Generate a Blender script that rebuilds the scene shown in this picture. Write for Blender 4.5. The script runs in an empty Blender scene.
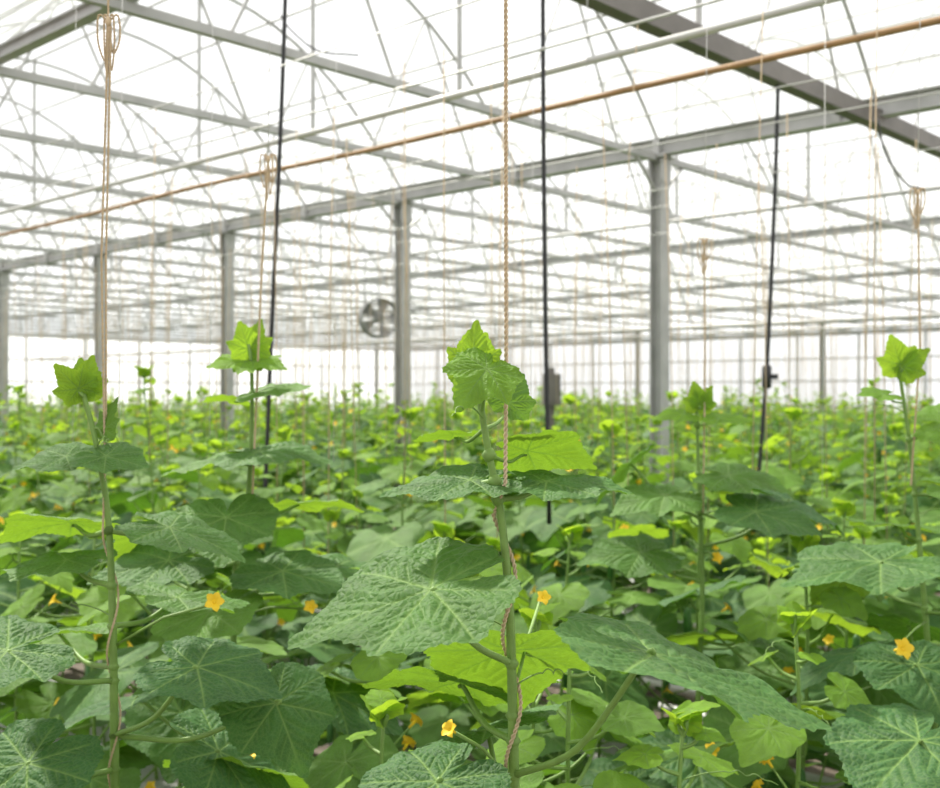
import bpy, math, random
import numpy as np
from mathutils import Vector, Matrix
random.seed(7); np.random.seed(7)
sc = bpy.context.scene
try:
    sc.view_settings.view_transform = 'Standard'
except Exception: pass
H0 = 1.70
ANG = math.radians(47)
CU = np.array([-math.sin(ANG), math.cos(ANG)])
CV = np.array([math.cos(ANG), math.sin(ANG)])
def G(u, d, z): 
    p = CU*u + CV*d
    return (p[0], p[1], z)

# ------------------------------------------------------------ materials
def newmat(name):
    m = bpy.data.materials.new(name); m.use_nodes = True
    nt = m.node_tree; nt.nodes.clear()
    return m, nt, nt.nodes, nt.links
def simple(name, col, rough=.5, metal=0., noise=0., nscale=8., bump=0., spec=.5):
    m, nt, N, L = newmat(name)
    o = N.new('ShaderNodeOutputMaterial'); b = N.new('ShaderNodeBsdfPrincipled')
    b.inputs['Roughness'].default_value = rough; b.inputs['Metallic'].default_value = metal
    b.inputs['Specular IOR Level'].default_value = spec
    L.new(b.outputs[0], o.inputs[0])
    tc = N.new('ShaderNodeTexCoord'); nz = N.new('ShaderNodeTexNoise')
    nz.inputs['Scale'].default_value = nscale; nz.inputs['Detail'].default_value = 5
    L.new(tc.outputs['Object'], nz.inputs['Vector'])
    mx = N.new('ShaderNodeMix'); mx.data_type = 'RGBA'
    mx.inputs[6].default_value = (*[c*(1-noise) for c in col], 1)
    mx.inputs[7].default_value = (*[min(1, c*(1+noise)) for c in col], 1)
    L.new(nz.outputs[0], mx.inputs[0]); L.new(mx.outputs[2], b.inputs['Base Color'])
    if bump:
        bp = N.new('ShaderNodeBump'); bp.inputs['Strength'].default_value = bump
        bp.inputs['Distance'].default_value = .01
        L.new(nz.outputs[0], bp.inputs['Height']); L.new(bp.outputs[0], b.inputs['Normal'])
    return m
M_steel = simple('galvanized_steel', (.42,.42,.41), .5, .1, .30, 6)
M_steel_d = simple('weathered_steel', (.17,.155,.14), .55, .1, .40, 5)
M_rail = simple('pale_rail', (.60,.60,.58), .45, .1, .15, 6)
M_brown = simple('rusty_brown_pipe', (.36,.21,.09), .6, .0, .35, 14)
M_black = simple('black_rubber', (.018,.018,.02), .5, 0, .2, 10)
M_cord = simple('jute_cord', (.54,.42,.27), .9, 0, .3, 120)
M_white = simple('white_plastic', (.45,.45,.44), .5, 0, .15, 3)
M_petal = simple('flower_petal', (.95,.60,.02), .6, 0, .15, 60)
M_fruit = simple('cucumber_skin', (.05,.16,.03), .45, 0, .4, 60, .3)

def leafmat():
    m, nt, N, L = newmat('cucumber_leaf')
    o = N.new('ShaderNodeOutputMaterial'); b = N.new('ShaderNodeBsdfPrincipled')
    tr = N.new('ShaderNodeBsdfTranslucent'); ms = N.new('ShaderNodeMixShader')
    av = N.new('ShaderNodeAttribute'); av.attribute_name = 'vein'
    at = N.new('ShaderNodeAttribute'); at.attribute_name = 'tint'
    oi = N.new('ShaderNodeObjectInfo'); sp = N.new('ShaderNodeSeparateColor')
    L.new(oi.outputs['Color'], sp.inputs[0])
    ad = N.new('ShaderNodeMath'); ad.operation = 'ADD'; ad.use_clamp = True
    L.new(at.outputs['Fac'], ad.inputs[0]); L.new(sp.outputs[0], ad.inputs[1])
    uv = N.new('ShaderNodeUVMap'); uv.uv_map = 'UVMap'
    nz = N.new('ShaderNodeTexNoise'); nz.inputs['Scale'].default_value = 2.6; nz.inputs['Detail'].default_value = 6
    L.new(uv.outputs[0], nz.inputs['Vector'])
    vo = N.new('ShaderNodeTexVoronoi'); vo.feature = 'DISTANCE_TO_EDGE'; vo.inputs['Scale'].default_value = 20
    nv = N.new('ShaderNodeMix'); nv.data_type='RGBA'; nv.inputs[0].default_value = .06
    L.new(uv.outputs[0], nv.inputs[6]); L.new(nz.outputs[1], nv.inputs[7])
    L.new(nv.outputs[2], vo.inputs['Vector'])
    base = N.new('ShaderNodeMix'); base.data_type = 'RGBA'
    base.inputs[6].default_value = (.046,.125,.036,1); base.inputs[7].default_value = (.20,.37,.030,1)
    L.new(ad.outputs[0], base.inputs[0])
    hs = N.new('ShaderNodeHueSaturation')
    mr = N.new('ShaderNodeMapRange'); mr.inputs[1].default_value=.3; mr.inputs[2].default_value=.7
    mr.inputs[3].default_value=.74; mr.inputs[4].default_value=1.28
    L.new(nz.outputs[0], mr.inputs[0]); L.new(mr.outputs[0], hs.inputs['Value']); L.new(base.outputs[2], hs.inputs['Color'])
    fv = N.new('ShaderNodeMapRange'); fv.inputs[1].default_value=0; fv.inputs[2].default_value=.12
    fv.inputs[3].default_value=.24; fv.inputs[4].default_value=0
    L.new(vo.outputs[0], fv.inputs[0])
    vm = N.new('ShaderNodeMath'); vm.operation='MULTIPLY'; vm.inputs[1].default_value=.78
    L.new(av.outputs['Fac'], vm.inputs[0])
    mxv = N.new('ShaderNodeMath'); mxv.operation='MAXIMUM'
    L.new(fv.outputs[0], mxv.inputs[0]); L.new(vm.outputs[0], mxv.inputs[1])
    vc = N.new('ShaderNodeMix'); vc.data_type='RGBA'; vc.inputs[7].default_value=(.24,.38,.10,1)
    L.new(mxv.outputs[0], vc.inputs[0]); L.new(hs.outputs[0], vc.inputs[6])
    L.new(vc.outputs[2], b.inputs['Base Color'])
    b.inputs['Roughness'].default_value=.60; b.inputs['Specular IOR Level'].default_value=.25
    bp = N.new('ShaderNodeBump'); bp.inputs['Strength'].default_value=.32; bp.inputs['Distance'].default_value=.003
    mp = N.new('ShaderNodeMapRange'); mp.inputs[2].default_value=.35
    L.new(vo.outputs[0], mp.inputs[0]); L.new(mp.outputs[0], bp.inputs['Height']); L.new(bp.outputs[0], b.inputs['Normal'])
    tc = N.new('ShaderNodeMix'); tc.data_type='RGBA'
    tc.inputs[6].default_value=(.12,.29,.015,1); tc.inputs[7].default_value=(.50,.72,.04,1)
    L.new(ad.outputs[0], tc.inputs[0]); 
    tm = N.new('ShaderNodeMix'); tm.data_type='RGBA'; tm.inputs[7].default_value=(.10,.22,.02,1)
    L.new(mxv.outputs[0], tm.inputs[0]); L.new(tc.outputs[2], tm.inputs[6]); L.new(tm.outputs[2], tr.inputs[0])
    mf = N.new('ShaderNodeMapRange'); mf.inputs[3].default_value=.28; mf.inputs[4].default_value=.48
    L.new(ad.outputs[0], mf.inputs[0]); L.new(mf.outputs[0], ms.inputs[0])
    L.new(b.outputs[0], ms.inputs[1]); L.new(tr.outputs[0], ms.inputs[2]); L.new(ms.outputs[0], o.inputs[0])
    return m
M_leaf = leafmat()
M_stem = simple('cucumber_stem', (.17,.29,.06), .55, 0, .3, 40, .3)

# ------------------------------------------------------------ mesh builder
class MB:
    def __init__(s): s.v=[];s.f=[];s.m=[];s.t=[];s.ve=[];s.uv=[];s.n=0
    def add(s, V, F, mat=0, tint=0., vein=None, uv=None):
        V=np.asarray(V,float); k=len(V)
        s.v.append(V); o=s.n
        s.f += [tuple(i+o for i in f) for f in F]; s.m += [mat]*len(F)
        s.t.append(np.full(k,tint)); s.ve.append(np.zeros(k) if vein is None else vein)
        s.uv.append(V[:,:2] if uv is None else uv); s.n+=k
    def mesh(s, name, mats, smooth=True):
        V=np.concatenate(s.v); me=bpy.data.meshes.new(name)
        me.from_pydata(V.tolist(),[],s.f)
        for m in mats: me.materials.append(m)
        me.polygons.foreach_set('material_index', s.m)
        me.polygons.foreach_set('use_smooth',[smooth]*len(s.f))
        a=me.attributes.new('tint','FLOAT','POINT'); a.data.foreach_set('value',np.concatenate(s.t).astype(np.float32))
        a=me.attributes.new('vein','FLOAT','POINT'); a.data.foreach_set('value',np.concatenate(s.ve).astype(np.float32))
        UV=np.concatenate(s.uv); ul=me.uv_layers.new(name='UVMap')
        li=np.zeros(len(me.loops),int); me.loops.foreach_get('vertex_index',li)
        ul.data.foreach_set('uv',UV[li].astype(np.float32).ravel())
        me.update(); return me
    def box(s, c, h, mat=0, tint=0.):
        c=np.array(c);x,y,z=h
        V=np.array([[sx*x,sy*y,sz*z] for sx in(-1,1) for sy in(-1,1) for sz in(-1,1)])+c
        s.add(V,[(0,1,3,2),(4,6,7,5),(0,4,5,1),(2,3,7,6),(0,2,6,4),(1,5,7,3)],mat,tint)
    def tube(s, P, R, seg=8, mat=0, tint=0., caps=True):
        P=np.asarray(P,float); n=len(P)
        R=np.full(n,R) if np.isscalar(R) else np.asarray(R,float)
        T=np.gradient(P,axis=0); T/= (np.linalg.norm(T,axis=1)[:,None]+1e-12)
        ref=np.array([0,0,1.]) if abs(T[0][2])<.9 else np.array([0,1.,0])
        a=np.cross(T[0],ref); a/=np.linalg.norm(a); rings=[]
        for i in range(n):
            a=a-T[i]*np.dot(a,T[i]); a/=np.linalg.norm(a)+1e-12; b=np.cross(T[i],a)
            th=np.arange(seg)*2*math.pi/seg
            rings.append(P[i]+R[i]*(np.cos(th)[:,None]*a+np.sin(th)[:,None]*b))
        F=[(i*seg+j,i*seg+(j+1)%seg,(i+1)*seg+(j+1)%seg,(i+1)*seg+j) for i in range(n-1) for j in range(seg)]
        if caps: F+=[tuple(range(seg))[::-1],tuple((n-1)*seg+j for j in range(seg))]
        s.add(np.concatenate(rings),F,mat,tint)
    def bar(s, a, b, w, h, mat=0):
        a=np.array(a,float);b=np.array(b,float);t=b-a;t/=np.linalg.norm(t)
        up=np.array([0,0,1.]) if abs(t[2])<.95 else np.array([1.,0,0])
        sx=np.cross(t,up);sx/=np.linalg.norm(sx);uy=np.cross(sx,t)
        V=[p+sx*i*w/2+uy*j*h/2 for p in(a,b) for i,j in((-1,-1),(1,-1),(1,1),(-1,1))]
        s.add(V,[(3,2,1,0),(4,5,6,7),(0,1,5,4),(1,2,6,5),(2,3,7,6),(3,0,4,7)],mat)
def obj(name, me, parent=None, loc=(0,0,0), rotz=0):
    o=bpy.data.objects.new(name,me); sc.collection.objects.link(o)
    o.location=loc; o.rotation_euler=(0,0,rotz)
    if parent: o.parent=parent
    o.color=(0,0,0,1)
    return o
def empty(name, loc=(0,0,0)):
    e=bpy.data.objects.new(name,None); sc.collection.objects.link(e); e.empty_display_size=.1; e.location=loc; return e
def catmull(P,n=8):
    P=np.asarray(P,float); Q=np.vstack([2*P[0]-P[1],P,2*P[-1]-P[-2]]); out=[]
    for i in range(1,len(Q)-2):
        for t in np.arange(n)/n:
            out.append(.5*((2*Q[i])+(-Q[i-1]+Q[i+1])*t+(2*Q[i-1]-5*Q[i]+4*Q[i+1]-Q[i+2])*t*t+(-Q[i-1]+3*Q[i]-3*Q[i+1]+Q[i+2])*t**3))
    out.append(Q[-2]); return np.array(out)

# ------------------------------------------------------------ leaf shape
ctl_a=np.radians([0,6,14,26,42,56,66,85,103,115,135,152,165,174,180])
MAT_R=np.array([1.10,.99,.88,.79,.755,.84,.80,.745,.81,.76,.71,.67,.56,.36,.16])
YNG_R=np.array([1.12,.98,.84,.70,.62,.80,.72,.60,.68,.62,.54,.50,.42,.30,.16])
def leaf(NA,NR,seed,teeth=True,young=False):
    r=np.random.RandomState(seed)
    ctl_r=YNG_R if young else MAT_R
    cl=ctl_r*(1+r.uniform(-.04,.04,15)); cr=ctl_r*(1+r.uniform(-.04,.04,15)); cr[0]=cl[0];cl[-1]=cr[-1]
    th=np.linspace(-179,179,NA)*math.pi/180
    rad=np.where(th<0,np.interp(-th,ctl_a,cl),np.interp(th,ctl_a,cr))
    k=max(1,NA//(90 if young else 64)); ker=np.hanning(2*k+3)[1:-1]; ker/=ker.sum(); rad=np.convolve(np.pad(rad,k,mode='edge'),ker,'valid')
    if teeth:
        nt_=44 if young else 58; am=.05 if young else .034
        ph=(th*nt_/(2*math.pi))%1; rad=rad*(1+am*(1-2*np.abs(ph-.5))-am/2+.01*np.sin(th*19+seed))
    t=(np.arange(1,NR+1)/NR)**.85
    X=np.outer(t,rad*np.sin(th)); Y=np.outer(t,rad*np.cos(th))
    TT=np.repeat(t[:,None],NA,1)
    V=np.concatenate([[[0,0]],np.stack([X.ravel(),Y.ravel()],1)]); TTf=np.concatenate([[0],TT.ravel()]); TH=np.concatenate([[0],np.tile(th,NR)])
    segs=[]
    for a,l in((0,1.0),(55,.80),(-55,.80),(103,.76),(-103,.76),(148,.58),(-148,.58)):
        A=math.radians(a); d=np.array([math.sin(A),math.cos(A)]); segs.append((np.zeros(2),d*l,.014,1.))
        for j,tt in enumerate((.26,.43,.59,.74)):
            for sg in(-1,1):
                B=A+sg*math.radians(38); L=(.40*(1-tt)+.08)*l*(1.15 if a==0 else .85); p=d*l*(tt+.03*sg)
                segs.append((p,p+np.array([math.sin(B),math.cos(B)])*L,.008,.6))
    vein=np.zeros(len(V)); dm=np.full(len(V),9.)
    for a,b,w,s in segs:
        ab=b-a; u=np.clip(((V-a)@ab)/(ab@ab),0,1); d=np.linalg.norm(V-(a+u[:,None]*ab),axis=1)
        vein=np.maximum(vein,s*np.exp(-(d/(w*(1.2-.6*u)))**2)); dm=np.minimum(dm,d)
    rr=np.linalg.norm(V,axis=1)
    z=.046*np.sqrt(np.clip(dm/.10,0,1)+.02)-.034
    # crinkle between the veins
    z+=.0045*np.sin(V[:,0]*41+seed)*np.sin(V[:,1]*37+2*seed)*np.clip(dm/.05,0,1)
    z=z*np.clip(rr*5,0,1)
    droop=r.uniform(.08,.20); z-=droop*rr**2.2
    z+=r.uniform(.04,.14)*np.abs(V[:,0])*(1-.5*rr)
    n1=r.randint(3,6); z+=.030*np.sin(n1*TH+r.uniform(0,6))*TTf**2.5+.016*np.sin(11*TH+r.uniform(0,6))*TTf**4
    z+=r.uniform(-.05,.05)*V[:,0]*V[:,1]
    F=[(0,1+j+1,1+j) for j in range(NA-1)]
    for i in range(NR-1):
        for j in range(NA-1):
            a=1+i*NA+j; F.append((a,a+1,a+NA+1,a+NA))
    return np.column_stack([V,z]),F,vein,V
HI=[leaf(250,44,s) for s in range(5)]+[leaf(220,36,s+50,True,True) for s in range(2)]
MD=[leaf(110,16,s+30,True) for s in range(4)]
LO=[leaf(50,9,s+20,False) for s in range(5)]
def leafmesh(i):
    b=MB(); V,F,ve,uv=HI[i]; b.add(V,F,0,0.,ve,uv+i*3.7); return b.mesh('leaf_blade',[M_leaf])
LEAFME=[leafmesh(i) for i in range(len(HI))]
def frame(tip,nrm):
    y=np.array(tip,float); y/=np.linalg.norm(y); z=np.array(nrm,float); z-=y*np.dot(z,y); z/=np.linalg.norm(z)
    x=np.cross(y,z); return np.column_stack([x,y,z])

def petiole(b,node,org,tip,r0=.0035,mat=1,tint=0,seg=6):
    node=np.array(node,float);org=np.array(org,float);tip=np.array(tip,float)
    c=(node+org)/2+np.array([0,0,-.02])*np.linalg.norm(org-node)/.1*.5
    tipn=tip/np.linalg.norm(tip)
    P=catmull([node,c,org-tipn*.008+np.array([0,0,-.006]),org+np.array([0,0,-.005])],6)
    b.tube(P,np.linspace(r0*1.15,r0*.65,len(P)),seg,mat,tint)
def flower(b,p,d,R,mat):
    M=frame(np.cross(d,[.3,.5,.8]),d); 
    for k in range(5):
        a=k*2*math.pi/5+.1*math.sin(k*5); n=5; V=[];F=[]
        for i in range(n+1):
            t=i/n; w=.40*math.sin(math.pi*min(1,(t*.86+.12)))**.8; zz=.75*t-.55*t*t*t*(1+.5*math.sin(k*3))
            for s in(-1,0,1):
                rr=.10+t*.9; V.append((math.cos(a)*rr-math.sin(a)*s*w, math.sin(a)*rr+math.cos(a)*s*w, zz+.08*abs(s)))
        for i in range(n):
            for j in range(2): F.append((i*3+j,i*3+j+1,(i+1)*3+j+1,(i+1)*3+j))
        b.add((np.array(V)*R)@M.T+p,F,mat)
    b.tube([p-np.array(d)*R*1.0,p+np.array(d)*R*.1],[R*.12,R*.22],6,mat)
def tendril(b,p,az,L,mat=1):
    t=np.linspace(0,1,46); rr=.012*(1-t)*np.clip((t-.45)*4,0,1)
    d=np.array([math.cos(az),math.sin(az),0])
    P=np.array(p)+np.outer(t*L,d)+np.column_stack([0*t,0*t,L*.55*t-L*.5*t*t])
    s=np.array([-d[1],d[0],0]); ph=t*34
    P+=np.outer(rr*np.cos(ph),s)+np.column_stack([0*t,0*t,rr*np.sin(ph)])
    b.tube(P,np.linspace(.0013,.0006,46),4,mat,caps=False)

def auto_leaves(r,H,z0,step,stemfn,Rmax=.13,lead=.36):
    out=[]; z=z0; i=r.randint(0,9)
    while z<H-.03:
        az=i*2.4+r.uniform(-.4,.4); g=np.clip((H-z)/lead,.22,1)
        L=.19*g*r.uniform(.8,1.25); R=Rmax*g*r.uniform(.75,1.2)
        o=np.array([math.cos(az),math.sin(az),0]); nd=stemfn(z)
        org=nd+o*L+np.array([0,0,L*r.uniform(.1,.8)])
        tip=o+np.array([r.uniform(-.35,.35),r.uniform(-.35,.35),-r.uniform(-.05,.7)])
        n=np.array([0,0,1.])+o*r.uniform(-.15,.6)+np.array([r.uniform(-.4,.4),r.uniform(-.4,.4),0])
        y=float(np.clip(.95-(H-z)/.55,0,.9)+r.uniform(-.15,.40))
        out.append((nd,org,tip,n,R,min(1,max(0,y)))); z+=step*(.55+.45*g)*r.uniform(.85,1.15); i+=1
    top=stemfn(H)
    for k in range(4):
        az=k*1.7+r.uniform(0,1); o=np.array([math.cos(az),math.sin(az),0])
        out.append((top-[0,0,.02],top+o*.012+[0,0,.008*k],o*.6+np.array([0,0,.9-.25*k+.1]),-o+np.array([0,0,.5]),.045*r.uniform(.7,1.1),.95))
    return out

# ------------------------------------------------------------ crop plant variants (instanced)
def crop_mesh(seed,H,string=True,bank=LO,Rmax=.165,step=.070,lead=.36):
    r=random.Random(seed); b=MB()
    w=[r.uniform(-.03,.03) for _ in range(4)]
    def sf(z): return np.array([w[0]*math.sin(z*4+w[1]*50)+w[2]*z, w[1]*math.sin(z*5+w[3]*60)+w[3]*z, z])
    P=np.array([sf(z) for z in np.linspace(0,H,26)])
    b.tube(P,np.linspace(.0075,.0035,26),6,1)
    for nd,org,tip,n,R,y in auto_leaves(r,H,.25,step,sf,Rmax,lead):
        V,F,ve,uv=bank[r.randrange(len(bank))]; M=frame(tip,n)
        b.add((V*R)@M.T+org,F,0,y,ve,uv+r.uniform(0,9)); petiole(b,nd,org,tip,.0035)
    for k in range(r.randint(2,4)):
        z=r.uniform(.7,H-.2); az=r.uniform(0,6.3); d=np.array([math.cos(az),math.sin(az),.6]); d/=np.linalg.norm(d)
        p=sf(z)+d*.10; b.tube([sf(z),sf(z)+d*.03,p],.0022,5,1); flower(b,p,d,.018,2)
    for k in range(2):
        z=r.uniform(.5,H-.3); az=r.uniform(0,6.3); p=sf(z)+np.array([math.cos(az)*.03,math.sin(az)*.03,0])
        b.tube([sf(z),p+[0,0,.005],p+[0,0,-.02]],.002,5,1)
        L=r.uniform(.06,.14); b.tube([p+[0,0,-.02],p+[0,0,-.03],p+[0,0,-.03-L*.5],p+[0,0,-.025-L],p+[0,0,-.03-L]],[.003,.010,.013,.009,.002],8,3)
    for k in range(3): tendril(b,sf(r.uniform(H-.4,H-.03)),r.uniform(0,6.3),r.uniform(.1,.18))
    if string:
        s=sf(H*.8); b.tube([s+[.008,0,0],[s[0]*.5+.01,s[1]*.5,2.2],[0,0,H0+1.2]],.0024,4,4)
    return b.mesh('crop_plant_mesh',[M_leaf,M_stem,M_petal,M_fruit,M_cord])
CROP=[crop_mesh(100+i,h,i%3!=2,lead=l) for i,(h,l) in enumerate(((1.22,.3),(1.30,.36),(1.50,.45),(1.56,.5),(1.72,.62),(1.28,.36),(1.34,.36),(1.38,.45),(1.64,.55),(1.20,.3),(1.78,.62)))]
NEAR=[crop_mesh(200+i,h,False,MD,.155,.056,l) for i,(h,l) in enumerate(((1.28,.28),(1.34,.32),(1.40,.36),(1.60,.5)))]
rows=empty('cucumber_crop_rows')
rr=random.Random(3)
Ds=[1.42]; d=2.45
while d<31.5: Ds+= [d,d+.5]; d+=1.5
heroes=[(.06,1.27),(-.52,1.6),(-.44,2.2),(.575,2.75),(.94,2.4)]
cnt=0
for D in Ds:
    u=-23.
    while u<32.3:
        st=.42 if D<9 else (.5 if D<18 else .7)
        u+=st*rr.uniform(.85,1.15)
        x,y,_=G(u,D+rr.uniform(-.08,.08),0)
        if y<1.45 or abs(x)>y*.56+1.2 or y>40: continue
        if any((x-a)**2+(y-b)**2<.22**2 for a,b in heroes): continue
        if y<3.4: me=NEAR[rr.randrange(3 if y<2.2 else 4)]; s=rr.uniform(.93,1.04)*(.95 if y<2 else 1)
        else: me=rr.choice(CROP); s=rr.uniform(.88,1.05)
        o=obj('crop_plant',me,rows,(x,y,0),rr.uniform(0,6.28)); 
        o.scale=(s*1.05,s*1.05,s); cnt+=1
for x,y,k,s,a in ((.30,1.66,0,.93,1.0),(-.15,1.68,1,.90,2.6),(-.80,1.45,0,.93,4.0),(.60,1.95,1,.96,5.1),(.12,2.0,2,.92,.4)):
    o=obj('crop_plant',NEAR[k],rows,(x,y,0),a); o.scale=(s,s,s)
print('crop plants',cnt)

# ------------------------------------------------------------ hero plants
def cord(b,P,rs=.0013,hr=.0013,pitch=.012,mat=0,dens=8):
    P=np.asarray(P,float); seg=np.linalg.norm(np.diff(P,axis=0),axis=1); S=np.concatenate([[0],np.cumsum(seg)])
    n=max(8,int(S[-1]/pitch*dens)); s=np.linspace(0,S[-1],n)
    C=np.column_stack([np.interp(s,S,P[:,k]) for k in range(3)]); T=np.gradient(C,axis=0); T/=np.linalg.norm(T,axis=1)[:,None]
    ref=np.array([0,1,.01]); A=np.cross(T,ref); A/=np.linalg.norm(A,axis=1)[:,None]; B=np.cross(T,A); ph=s/pitch*2*math.pi
    for o in(0,math.pi):
        b.tube(C+hr*(np.cos(ph+o)[:,None]*A+np.sin(ph+o)[:,None]*B),rs,5,mat)
def hero(stem,leaves,auto=None,seed=0,flowers=(),tend=3,r0=.0065,r1=.0035):
    r=random.Random(seed); S=catmull(stem,8); S=S[np.argsort(S[:,2])]
    def sf(z): return np.array([np.interp(z,S[:,2],S[:,0]),np.interp(z,S[:,2],S[:,1]),z])
    root=empty('cucumber_plant',(S[0][0],S[0][1],0)); off=np.array([S[0][0],S[0][1],0])
    b=MB(); zz=S[:,2]; n=len(S)
    rad=np.interp(zz,[0,1.2,zz[-1]],[.009,r0,r1])
    b.tube(S-off,rad,12,1)
    L=[(sf(nz),np.array(o,float),t,nn,R,y,v) for nz,o,t,nn,R,y,v in leaves]
    if auto:
        z0,z1,step=auto
        for nd,org,tip,nn,R,y in auto_leaves(r,z1+.30,z0,step,sf,.14):
            if nd[2]<z1: L.append((nd,org,tip,nn,R*1.02,max(0,y-.2),r.randrange(5)))
    for nd,org,tip,nn,R,y,v in L:
        o=obj('leaf',LEAFME[v],root); M=frame(tip,nn)
        m=Matrix(M.tolist()).to_4x4(); m.translation=Vector((org-off).tolist())
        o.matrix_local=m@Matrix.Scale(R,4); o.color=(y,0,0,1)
        pr=.0038 if R>.09 else .0022
        petiole(b,nd-off,org-off,tip,pr,seg=10)
        if R>.07:
            q=nd-off; b.tube([q-[0,0,.008],q,q+[0,0,.008]],[.004,.009,.004],8,1)
    for p,dn,R,nz in flowers:
        p=np.array(p)-off; dn=np.array(dn,float); dn/=np.linalg.norm(dn); q=sf(nz)-off
        b.tube([q,(p+q)/2+[0,0,.01],p-dn*R],.0022,5,1); flower(b,p,dn,R,2)
    top=S[-1][2]
    for k in range(tend): tendril(b,sf(r.uniform(top-.4,top-.04))-off,r.uniform(0,6.3),r.uniform(.08,.13))
    V=[];F=[]
    for k in range(1400):
        z=r.uniform(1.1,top); c=sf(z)-off; a=r.uniform(0,6.28); rd=float(np.interp(z,[0,1.2,top],[.009,r0,r1])); d=np.array([math.cos(a),math.sin(a),r.uniform(-.2,.2)]); s=np.array([-d[1],d[0],0])*.00022
        p=c+d*rd*.95; i=len(V); V+=[p-s,p+s,p+d*.0022]; F.append((i,i+1,i+2))
    b.add(V,F,1)
    me=b.mesh('stem_mesh',[M_leaf,M_stem,M_petal]); obj('stem',me,root)
    return root,sf,off

A_stem=[(.07,1.29,0),(.06,1.28,.6),(.055,1.27,1.1),(.051,1.26,1.25),(.046,1.255,1.44),(.036,1.25,1.556),(.020,1.25,1.64),(.012,1.25,1.69),(.006,1.25,1.735)]
A_leaves=[
 (1.39,(-.042,1.165,1.492),(-.93,-.10,-.24),(-.08,-.27,.95),.152,.16,0),
 (1.26,(.178,1.06,1.448),(.86,-.14,-.28),(.32,.0,.95),.168,.08,1),
 (1.33,(.050,1.34,1.385),(.10,.80,-.55),(.0,.60,.80),.135,.35,2),
 (1.30,(-.015,1.40,1.33),(-.75,.2,.08),(0,.42,.90),.115,.3,3),
 (1.68,(.019,1.215,1.728),(-.35,-.50,-.42),(.05,-.72,.62),.064,.70,5),
 (1.72,(.003,1.245,1.728),(.0,-.1,1),(-.5,-1,.0),.052,.9,6),
 (1.72,(.012,1.250,1.726),(.25,.1,1),(.6,-.8,.0),.044,.9,5),
 (1.73,(.008,1.262,1.73),(-.25,.2,1),(.2,-1,.2),.042,.85,6),
 (1.60,(.000,1.27,1.600),(-.95,-.1,-.05),(-.03,-.16,.97),.098,.1,4),
 (1.58,(.090,1.28,1.598),(.95,.1,.02),(.05,-.12,.97),.098,.1,2),
 (1.63,(.070,1.34,1.630),(.85,.35,-.05),(-.1,.46,.88),.088,.35,3),
 (1.66,(.048,1.33,1.690),(.3,.3,.6),(.2,-.8,.3),.045,.3,5),
 (1.66,(-.02,1.36,1.65),(-.8,.4,-.1),(0,.12,.98),.055,.4,1),
 (1.15,(-.035,1.17,1.285),(-.65,-.45,-.25),(-.1,-.20,.95),.115,.0,3),
 (1.20,(.02,1.40,1.27),(-.3,.6,-.2),(0,-.3,.95),.13,.1,4),
]
hero(A_stem,A_leaves,(.35,1.1,.09),11,[((-.022,1.22,1.325),(-.5,-.6,.5),.011,1.25),((.10,1.5,1.42),(.3,-1,.5),.011,1.35)],3)
B_stem=[(-.50,1.6,0),(-.51,1.6,.7),(-.52,1.6,1.12),(-.523,1.6,1.34),(-.53,1.6,1.515),(-.549,1.6,1.633),(-.564,1.6,1.69),(-.570,1.6,1.715)]
B_leaves=[
 (1.70,(-.570,1.59,1.708),(-.45,-.4,.55),(-.3,-.8,.45),.045,.9,5),
 (1.70,(-.566,1.60,1.71),(.3,-.1,1),(.3,-1,.3),.045,.9,6),
 (1.71,(-.572,1.61,1.71),(-.2,.2,1),(0,-1,.2),.045,.95,5),
 (1.65,(-.535,1.60,1.65),(.25,0,1),(-.6,-.7,.2),.045,.3,6),
 (1.60,(-.585,1.58,1.610),(-.9,-.2,-.12),(-.05,-.3,.93),.070,.15,0),
 (1.60,(-.520,1.56,1.612),(.9,-.3,-.15),(.1,-.33,.93),.068,.15,1),
 (1.50,(-.44,1.60,1.505),(.9,-.1,-.22),(.05,-.10,.97),.115,.15,2),
 (1.50,(-.62,1.70,1.50),(-.8,.2,-.05),(.05,.28,.95),.12,.4,3),
 (1.42,(-.61,1.65,1.45),(-.8,.1,-.05),(.05,-.1,.95),.11,.2,2),
 (1.28,(-.610,1.44,1.362),(-.75,-.5,-.08),(-.05,-.30,.93),.13,.05,4),
 (1.20,(-.375,1.50,1.325),(.85,-.2,-.15),(.0,-.20,.97),.120,.0,0),
 (1.20,(-.27,1.52,1.27),(.45,-.55,-.7),(.2,-.8,.5),.100,.05,3),
 (1.15,(-.60,1.48,1.20),(-.5,-.6,-.35),(-.1,-.35,.92),.14,.0,2),
 (1.36,(-.46,1.72,1.38),(.6,.5,-.1),(0,-.1,.95),.12,.2,1),
 (1.10,(-.46,1.42,1.14),(.3,-.8,-.3),(.1,-.3,.95),.12,.0,1),
 (1.05,(-.38,1.65,1.16),(.6,.3,-.3),(.1,-.4,.9),.13,.0,3),
 (1.30,(-.66,1.75,1.32),(-.6,.5,-.1),(0,.1,.97),.13,.3,0),
]
hero(B_stem,B_leaves,(.35,1.1,.075),12,[((-.375,1.6,1.395),(.3,-1,.4),.015,1.33),((-.34,1.7,1.14),(.1,-.6,.8),.013,1.05)],3)
C_stem=[(-.46,2.22,0),(-.47,2.2,.8),(-.475,2.2,1.29),(-.447,2.2,1.5),(-.44,2.2,1.64),(-.44,2.2,1.75),(-.446,2.2,1.80)]
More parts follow.
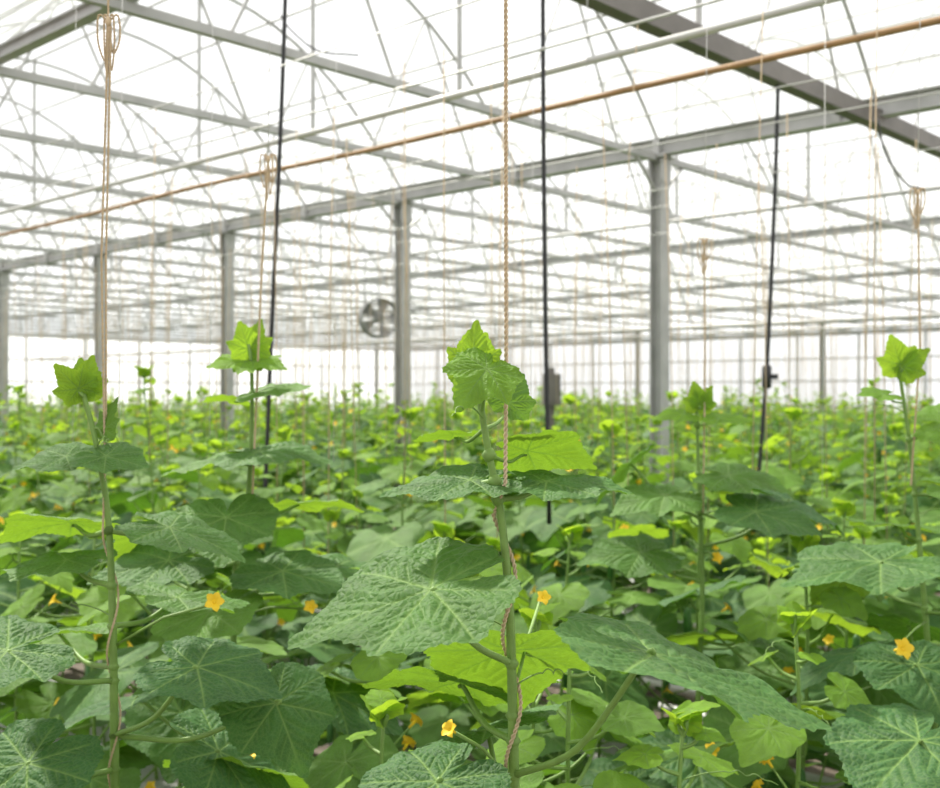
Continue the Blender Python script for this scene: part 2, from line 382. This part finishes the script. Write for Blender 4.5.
C_leaves=[
 (1.76,(-.450,2.19,1.765),(-.7,-.5,.0),(-.1,-.5,.85),.075,.9,5),
 (1.76,(-.435,2.19,1.765),(.8,-.4,-.05),(.2,-.5,.85),.075,.85,6),
 (1.79,(-.446,2.2,1.79),(-.3,0,1),(.4,-1,.1),.058,.95,5),
 (1.79,(-.440,2.21,1.79),(.15,.1,1),(-.4,-1,.1),.062,.95,6),
 (1.70,(-.410,2.18,1.705),(.9,-.1,.15),(-.1,-.20,.97),.090,.4,1),
 (1.70,(-.48,2.22,1.69),(-.8,.2,.05),(0,.2,.95),.065,.6,2),
 (1.58,(-.415,2.15,1.587),(.85,-.1,.05),(.0,-.15,.98),.135,.15,3),
 (1.56,(-.50,2.2,1.57),(-.9,.0,-.15),(.0,-.10,.98),.12,.3,4),
 (1.44,(-.465,2.08,1.465),(.1,-.8,-.45),(.05,-.45,.85),.125,.2,0),
 (1.46,(-.36,2.3,1.47),(.8,.3,0),(0,.2,.95),.13,.5,2),
 (1.36,(-.58,2.1,1.38),(-.8,-.3,-.1),(0,-.3,.95),.14,.1,4),
 (1.30,(-.36,2.1,1.36),(.8,-.3,-.1),(0,-.2,.97),.14,.1,1),
]
hero(C_stem,C_leaves,(.4,1.36,.075),13,[((-.52,2.1,1.2),(.3,-1,.5),.016,1.2),((-.30,2.05,1.30),(.3,-1,.5),.014,1.25)],3)
D_stem=[(.56,2.76,0),(.57,2.75,.8),(.585,2.75,1.2),(.575,2.75,1.5),(.572,2.75,1.66),(.575,2.75,1.695)]
D_leaves=[
 (1.68,(.575,2.74,1.675),(-.3,-.2,1),(-.2,-1,.2),.055,.95,5),
 (1.68,(.58,2.74,1.675),(.5,-.1,.8),(.2,-1,.3),.050,.95,6),
 (1.64,(.54,2.74,1.650),(-1,-.1,.0),(0,-.3,.9),.08,.85,5),
 (1.62,(.62,2.72,1.64),(1,-.1,.0),(0,-.2,.9),.08,.8,1),
 (1.50,(.64,2.7,1.50),(.9,-.4,-.1),(0,-.25,.95),.14,.3,2),
 (1.45,(.48,2.7,1.45),(-.9,-.3,-.1),(0,-.25,.95),.14,.3,3),
 (1.40,(.68,2.6,1.42),(.9,-.5,-.2),(0,-.3,.95),.15,.1,0),
]
hero(D_stem,D_leaves,(.4,1.42,.075),14,[((.6,2.66,1.3),(.4,-1,.5),.016,1.3)],3)
E_stem=[(1.05,2.42,0),(1.04,2.4,.7),(1.01,2.4,1.1),(.985,2.4,1.4),(.965,2.4,1.6),(.945,2.4,1.74),(.942,2.4,1.775)]
E_leaves=[
 (1.76,(.942,2.39,1.765),(-.4,-.3,.9),(-.3,-1,.3),.065,.9,5),
 (1.76,(.950,2.39,1.76),(.6,-.3,.5),(.2,-1,.4),.060,.9,6),
 (1.68,(.90,2.38,1.70),(-1,-.2,0),(0,-.3,.95),.06,.7,1),
 (1.60,(1.03,2.36,1.64),(1,-.4,.1),(-.2,-.4,.9),.12,.6,2),
 (1.48,(1.06,2.35,1.50),(1,-.2,-.1),(0,-.2,.95),.14,.4,3),
 (1.30,(.77,2.05,1.385),(-.8,-.2,-.10),(.1,-.06,.99),.195,.1,1),
 (1.38,(.98,2.5,1.40),(-.3,.7,0),(0,.3,.95),.14,.4,0),
 (1.22,(1.02,2.15,1.33),(.6,-.4,.0),(0,-.2,.97),.15,.1,4),
 (1.05,(.72,1.75,1.145),(-.6,-.5,-.2),(.0,-.12,.98),.17,.0,0),
 (1.15,(.86,2.1,1.18),(.0,-.8,-.3),(.0,-.4,.9),.15,.0,2),
]
hero(E_stem,E_leaves,(.4,1.25,.075),15,[((.83,2.1,1.21),(.3,-1,.4),.022,1.2),((.9,2.1,1.1),(0,-1,.4),.018,1.12),((.42,1.9,1.08),(0,-1,.6),.014,1.1)],3)

# ------------------------------------------------------------ cords
def twine(name,P,wrap=None,bow=None,w=None):
    b=MB(); 
    if w: cord(b,P,*w)
    else: cord(b,P)
    if bow is not None:
        p=np.array(bow)
        for sx,l in((-1,.055),(1,.045),(-.4,.08),(.5,.07)):
            Q=[p,p+[sx*.014,0,.010],p+[sx*.016,.003,-l*.5],p+[sx*.006,.004,-l],p+[sx*.002,0,-l*.3],p+[0,0,.004]]
            cord(b,catmull(Q,6),.0009,.0009,.010,0,6)
        b.tube([p-[0,0,.008],p,p+[0,0,.008]],[.002,.005,.002],8,0)
    obj(name,b.mesh('cord_mesh',[M_cord]))
zs=np.linspace(1.0,1.56,60); Ss=catmull(A_stem,8)
spir=np.column_stack([np.interp(zs,Ss[:,2],Ss[:,0])+.0095*np.cos(zs*42),np.interp(zs,Ss[:,2],Ss[:,1])+.0095*np.sin(zs*42),zs])
twine('support_cord',np.vstack([spir,[[.040,1.236,1.60],[.041,1.236,1.75],[.040,1.24,2.9]]]),w=(.0014,.0013,.013))
Sb=catmull(B_stem,8); zs=np.linspace(1.0,1.5,50)
spir=np.column_stack([np.interp(zs,Sb[:,2],Sb[:,0])+.009*np.cos(zs*36),np.interp(zs,Sb[:,2],Sb[:,1])+.009*np.sin(zs*36),zs])
twine('support_cord',np.vstack([spir,[[-.535,1.6,1.6],[-.540,1.6,1.9],[-.530,1.6,2.245],[-.53,1.6,2.9]]]),bow=(-.530,1.6,2.245),w=(.0010,.0009,.012))
twine('support_cord',[(-.535,1.605,1.6),(-.535,1.605,1.9),(-.526,1.6,2.24)],w=(.0010,.0009,.012))
twine('support_cord',[(-.436,2.19,1.5),(-.420,2.19,1.9),(-.405,2.19,2.17)],bow=(-.405,2.19,2.17),w=(.0014,.0013,.014))
twine('support_cord',[(.585,2.74,1.4),(.59,2.74,1.8),(.588,2.74,2.08)],bow=(.588,2.74,2.08),w=(.0013,.0013,.014))
twine('support_cord',[(.965,2.39,1.5),(.985,2.39,1.8),(.98,2.39,2.14)],bow=(.98,2.39,2.14),w=(.0013,.0013,.014))
b=MB(); r9=random.Random(9)
T=[(-.405,2.19,2.17,2.9),(.588,2.74,2.08,2.9),(.98,2.39,2.14,2.9),(-.62,2.6,1.6,2.9),(-.40,3.2,1.5,2.9),(.10,3.0,1.5,2.9),(1.0,3.1,1.4,2.9),(.2,3.6,1.5,2.9),(-1.2,3.3,1.5,2.9),(-.9,2.8,1.5,2.9)]
for x,y,z0,z1 in T: b.tube([(x,y,z0),(x+.01,y,z1)],.0009,4,0)
for k in range(60):
    D=r9.choice([2.95,3.95,4.45,5.45,5.95,6.95,7.45]); u=r9.uniform(-1,10); x,y,_=G(u,D,0)
    b.tube([(x,y,1.35),(x+r9.uniform(-.03,.03),y,2.1),(x+r9.uniform(-.05,.05),y,H0+1.2)],.0016,4,1)
obj('hanging_threads',b.mesh('threads',[M_rail,M_cord]))

# ------------------------------------------------------------ greenhouse frame
ZT=H0+1.86; DG=[-2.2,2.70,7.22,12.3,17.3,22.3,27.3,32.3]; RISE=1.35
UMIN,UMAX=-24.,34.
def archz(D,j):
    a,b_=DG[j],DG[j+1]; s=(D-(a+b_)/2)/((b_-a)/2); return ZT+.08+RISE*max(0,1-abs(s)**2.1)
def post_mesh(h,w=.11):
    b=MB(); t=.012
    b.box((0,-w/2+t/2,h/2),(w/2,t/2,h/2)); b.box((0,w/2-t/2,h/2),(w/2,t/2,h/2)); b.box((0,0,h/2),(t/2,w/2-t,h/2))
    b.box((0,0,h+.005),(w*.8,w*.8,.008)); b.box((0,0,.01),(w*.9,w*.9,.01))
    for s in(-1,1): b.box((0,s*w/2,h-.1),(w*.6,.008,.09)); b.bar((s*.05,0,h-.26),(s*.34,0,h-.01),.022,.022)
    return b.mesh('post_mesh',[M_steel],False)
pm=post_mesh(ZT-.03)
def put(name,me,u,d,z=0): return obj(name,me,None,G(u,d,z),ANG)
for k in range(-1,9): put('steel_post',pm,4.716+2.9*k,7.22)
for k in range(-2,6): put('steel_post',pm,7.0+5.8*k,27.3)
def gutter(h,w):
    b=MB(); L=UMAX-UMIN; mid=(UMAX+UMIN)/2
    b.box((0,mid,h),(w,L/2,.006)); b.box((0,mid,-h),(w,L/2,.006)); b.box((-w*.2,mid,0),(.006,L/2,h)); 
    for k in range(-14,22): b.box((0,4.716+1.45*k,0),(w*1.05,.03,h*.9))
    return b.mesh('gutter_mesh',[M_steel],False)
gm=gutter(.060,.055); gs=gutter(.032,.035)
for D in DG: put('gutter_beam',gm if D==7.22 else gs,0,D,ZT+.055)
def truss(heavy=False):
    b=MB(); 
    for j in range(len(DG)-1):
        a,c=DG[j],DG[j+1]; 
        if heavy: b.bar((a,0,ZT-.02),(c,0,ZT-.02),.09,.11,1)
        else: b.bar((a,0,ZT-.03),(c,0,ZT-.03),.045,.05)
        P=[(D,0,archz(D,j)) for D in np.linspace(a,c,22)]; b.tube(P,.015,6)
        n=8
        for i in range(1,n):
            D=a+(c-a)*i/n
            if i==4: b.tube([(D,0,ZT),(D,0,archz(D,j))],.018,6)
            elif i in(1,3,5,7): 
                D2=a+(c-a)*(i+(1 if i in(1,5) else -1))/n
                b.tube([(D,0,ZT),(D2,0,archz(D2,j))],.011,6)
    return b.mesh('truss_mesh',[M_steel,M_steel_d],False)
tm=truss(); th=truss(True)
us=[3.0]+[4.716+1.45*i for i in range(0,20)]+[1.3,-.2,-1.7]
for u in us: put('roof_truss',th if u in(3.0,) else tm,u,0)
b=MB()
for j in range(len(DG)-1):
    for f in(.17,.34,.5,.66,.83):
        D=DG[j]+(DG[j+1]-DG[j])*f; b.tube([(D,UMIN,archz(D,j)+.02),(D,UMAX,archz(D,j)+.02)],.012,6)
for D in(9.6,14.6,19.8,24.8): b.bar((D,UMIN,ZT-.09),(D,UMAX,ZT-.09),.03,.035)
for D,z in((16.,H0+1.12),(27.0,H0+1.70)): b.bar((D,UMIN,z),(D,UMAX,z),.05,.07)
put('roof_purlins',b.mesh('purlins',[M_steel]),0,0)
def film():
    m,nt,N,Lk=newmat('polythene_film'); o=N.new('ShaderNodeOutputMaterial'); t=N.new('ShaderNodeBsdfTransparent'); d=N.new('ShaderNodeBsdfTranslucent')
    nz=N.new('ShaderNodeTexNoise'); nz.inputs['Scale'].default_value=1.2; mr=N.new('ShaderNodeMapRange'); mr.inputs[3].default_value=.08; mr.inputs[4].default_value=.22
    t.inputs[0].default_value=(1,1,1,1); d.inputs[0].default_value=(.98,.99,1,1); mx=N.new('ShaderNodeMixShader')
    Lk.new(nz.outputs[0],mr.inputs[0]); Lk.new(mr.outputs[0],mx.inputs[0]); Lk.new(t.outputs[0],mx.inputs[1]); Lk.new(d.outputs[0],mx.inputs[2]); Lk.new(mx.outputs[0],o.inputs[0]); return m
M_film=film()
b=MB()
for j in range(len(DG)-1):
    Dn=np.linspace(DG[j],DG[j+1],25); V=[(D,u,archz(D,j)+.045) for D in Dn for u in(UMIN,UMAX)]
    b.add(V,[(2*i,2*i+1,2*i+3,2*i+2) for i in range(24)])
put('ceiling',b.mesh('roof_film',[M_film]),0,0)
def wallmat():
    m,nt,N,Lk=newmat('wall_film'); o=N.new('ShaderNodeOutputMaterial'); t=N.new('ShaderNodeBsdfTransparent'); d=N.new('ShaderNodeBsdfTranslucent')
    d.inputs[0].default_value=(.93,.96,.98,1); mx=N.new('ShaderNodeMixShader'); mx.inputs[0].default_value=.5
    Lk.new(t.outputs[0],mx.inputs[1]); Lk.new(d.outputs[0],mx.inputs[2]); Lk.new(mx.outputs[0],o.inputs[0]); return m
M_wall=wallmat()
def wall(name,a,c,rot_u):
    b=MB()
    def P(s,o,z): return (o,s,z) if rot_u else (s,o,z)
    V=[P(a,0,.45),P(c,0,.45),P(c,0,ZT),P(a,0,ZT)]; b.add(V,[(0,1,2,3)],0)
    for z,h in((.45,.1),(1.3,.05),(2.1,.05),(2.8,.05),(ZT,.1)): b.bar(P(a,-.04,z),P(c,-.04,z),.05,h,1)
    b.bar(P(a,-.02,.22),P(c,-.02,.22),.08,.44,2)
    s=a
    while s<=c: b.bar(P(s,-.05,0),P(s,-.05,ZT),.06,.06,1); s+=2.0
    me=b.mesh(name+'_mesh',[M_wall,M_steel,M_white],False)
    put(name,me,0,32.4) if rot_u else put(name,me,UMAX+.1,0)
wall('wall_back',UMIN,UMAX,True); wall('wall_left',-2.2,32.3,False)

U2=33.4
b=MB()
for D in [.92,1.42]+[x for x in Ds if x>2]: 
    if D<13: b.tube([(D,UMIN,H0+1.2),(D,U2,H0+1.2)],.005 if D<3.2 and D>2.6 else .003,6)
b.tube([(3.62,UMIN,H0+1.37),(3.62,U2,H0+1.37)],.017,8)
put('crop_wires',b.mesh('wires',[M_rail]),0,0)
b=MB(); rP=random.Random(5)
P=catmull([(3.58+rP.uniform(-.01,.01),u,H0+1.2+rP.uniform(-.012,.012)) for u in np.arange(-8,U2,1.5)],5)
b.tube(P,.0125,10)
for u in np.arange(-6,30,2.9): b.tube([(3.58,u,H0+1.2),(3.60,u,H0+1.37),(3.6,u,ZT)],.002,4,1)
put('brown_irrigation_pipe',b.mesh('pipe',[M_brown,M_steel]),0,0)
def hose(P,r,extra=None):
    b=MB(); b.tube(catmull(P,6),r,10)
    if extra: 
        p=np.array(extra); b.tube([p-[0,0,.07],p-[0,0,.06],p+[0,0,.06],p+[0,0,.07]],[r,.028,.028,r],10); b.tube([p,p+[.06,-.02,.0]],.015,8)
    obj('black_hose',b.mesh('hose',[M_black]))
hose([(-.70,4.2,ZT),(-.725,4.2,2.8),(-.765,4.2,1.9),(-.79,4.2,1.25)],.0085)
hose([(.28,4.2,ZT),(.282,4.2,2.8),(.29,4.2,2.0),(.305,4.2,1.2)],.0090)
hose([(1.777,6.3,ZT-.08),(1.76,6.3,2.9),(1.715,6.3,1.9),(1.64,6.3,.9)],.0125,(1.712,6.3,1.80))
hose([(1.85,4.95,2.95),(1.88,4.95,2.8),(1.97,4.95,2.66),(2.06,4.95,2.63)],.004)
hose([(-.85,4.9,3.4),(-.80,4.9,3.33),(-.68,4.9,3.24),(-.5,4.9,3.22)],.004)
b=MB(); R=.24
a=np.linspace(0,2*math.pi,37)
for rr_,yy in((R,-.09),(R,.09),(R*.66,-.11),(R*.33,-.12)): b.tube(np.column_stack([rr_*np.cos(a),np.full(37,yy),rr_*np.sin(a)]),.010 if rr_==R else .004,6,0)
V=[(R*math.cos(t_),y_,R*math.sin(t_)) for t_ in a for y_ in(-.1,.1)]; b.add(V,[(2*i,2*i+1,2*i+3,2*i+2) for i in range(36)],0)
for k in range(12): t_=k*math.pi/6; b.tube([(0,-.12,0),(R*math.cos(t_),-.1,R*math.sin(t_))],.004,5,0)
b.tube([(0,-.1,0),(0,-.09,0),(0,.15,0),(0,.16,0)],[.03,.06,.06,.02],12,1)
for k in range(5):
    t_=k*2*math.pi/5; c,s=math.cos(t_),math.sin(t_); V=[]
    for q in(.05,.13,.22):
        for w in(-.5,.5): V.append((q*c-w*q*.7*s,.05*w*2,q*s+w*q*.7*c))
    b.add(V,[(0,1,3,2),(2,3,5,4)],1)
for s in(-.18,.18): b.tube([(s,0,R*.65),(s,0,.9)],.008,6,0)
M_fan=simple('fan_grey_paint',(.27,.27,.27),.5,0,.1,5)
obj('circulation_fan',b.mesh('fan',[M_fan,M_steel]),None,(-1.15,13.8,2.66),.3)
b=MB(); b.bar((0,0,0),(0,0,2.0),.07,.07); b.box((0,-.06,1.75),(.10,.06,.18)); b.box((0,-.125,1.75),(.08,.006,.14))
obj('control_box_post',b.mesh('ctrl',[M_steel_d],False),None,(.93,12.5,0))

# ------------------------------------------------------------ floor
m,nt,N,Lk=newmat('greenhouse_ground'); o=N.new('ShaderNodeOutputMaterial'); p=N.new('ShaderNodeBsdfPrincipled'); p.inputs['Roughness'].default_value=.85
tc=N.new('ShaderNodeTexCoord'); nz=N.new('ShaderNodeTexNoise'); nz.inputs['Scale'].default_value=5; nz.inputs['Detail'].default_value=8
cr=N.new('ShaderNodeValToRGB'); cr.color_ramp.elements[0].color=(.08,.06,.04,1); cr.color_ramp.elements[1].color=(.22,.18,.14,1); cr.color_ramp.elements[0].position=.35; cr.color_ramp.elements[1].position=.65
bp=N.new('ShaderNodeBump'); bp.inputs['Strength'].default_value=.6
Lk.new(tc.outputs['Object'],nz.inputs[0]); Lk.new(nz.outputs[0],cr.inputs[0]); Lk.new(cr.outputs[0],p.inputs['Base Color']); Lk.new(nz.outputs[0],bp.inputs['Height']); Lk.new(bp.outputs[0],p.inputs['Normal']); Lk.new(p.outputs[0],o.inputs[0])
b=MB(); b.add([(-45,-45,0),(45,-45,0),(45,45,0),(-45,45,0)],[(0,1,2,3)]); fm=b.mesh('floor',[m]); obj('floor',fm,None,(0,0,0),ANG)
b=MB()
for D in [1.15]+[x+.25 for x in np.arange(2.45,30,1.5)]:
    V=[(D-.32,UMIN,.004),(D-.26,UMIN,.06),(D+.26,UMIN,.06),(D+.32,UMIN,.004)]; V+=[(x,U2,z) for x,_,z in V]
    b.add(V,[(0,1,5,4),(1,2,6,5),(2,3,7,6)],0)
put('white_mulch_beds',b.mesh('beds',[M_white],False),0,0)
b=MB()
for D in np.arange(1.95,16,1.5):
    for s in(-.18,.18): b.tube([(D+s,UMIN,.09),(D+s,U2,.09)],.025,8)
put('heating_pipe_rails',b.mesh('rails',[M_rail]),0,0)

# ------------------------------------------------------------ light & camera
w=bpy.data.worlds.new('sky'); sc.world=w; w.use_nodes=True; nt=w.node_tree; N=nt.nodes; Lk=nt.links; N.clear()
o=N.new('ShaderNodeOutputWorld'); bg=N.new('ShaderNodeBackground'); tc=N.new('ShaderNodeTexCoord'); sx=N.new('ShaderNodeSeparateXYZ'); cr=N.new('ShaderNodeValToRGB')
cr.color_ramp.elements[0].position=.0; cr.color_ramp.elements[0].color=(.93,.95,.96,1); cr.color_ramp.elements[1].position=.5; cr.color_ramp.elements[1].color=(.98,.985,.99,1)
Lk.new(tc.outputs['Generated'],sx.inputs[0]); Lk.new(sx.outputs[2],cr.inputs[0]); Lk.new(cr.outputs[0],bg.inputs[0]); bg.inputs[1].default_value=1.3; Lk.new(bg.outputs[0],o.inputs[0])
def sun(name,d,s,ang,col):
    l=bpy.data.lights.new(name,'SUN'); l.energy=s; l.angle=math.radians(ang); l.color=col
    ob=bpy.data.objects.new(name,l); sc.collection.objects.link(ob); ob.location=(0,0,12)
    ob.rotation_euler=Vector(d).to_track_quat('-Z','Y').to_euler()
sun('sun',(.45,-.60,-.9),8.0,3,(1,.96,.86))
cam=bpy.data.cameras.new('camera'); co=bpy.data.objects.new('camera',cam); sc.collection.objects.link(co)
cam.sensor_width=36; cam.sensor_fit='HORIZONTAL'; cam.lens=1092/940*36; co.location=(0,0,H0); co.rotation_euler=(math.pi/2,0,0)
cam.dof.use_dof=True; cam.dof.focus_distance=1.25; cam.dof.aperture_fstop=7.5; cam.clip_end=200; cam.clip_start=.02
sc.camera=co
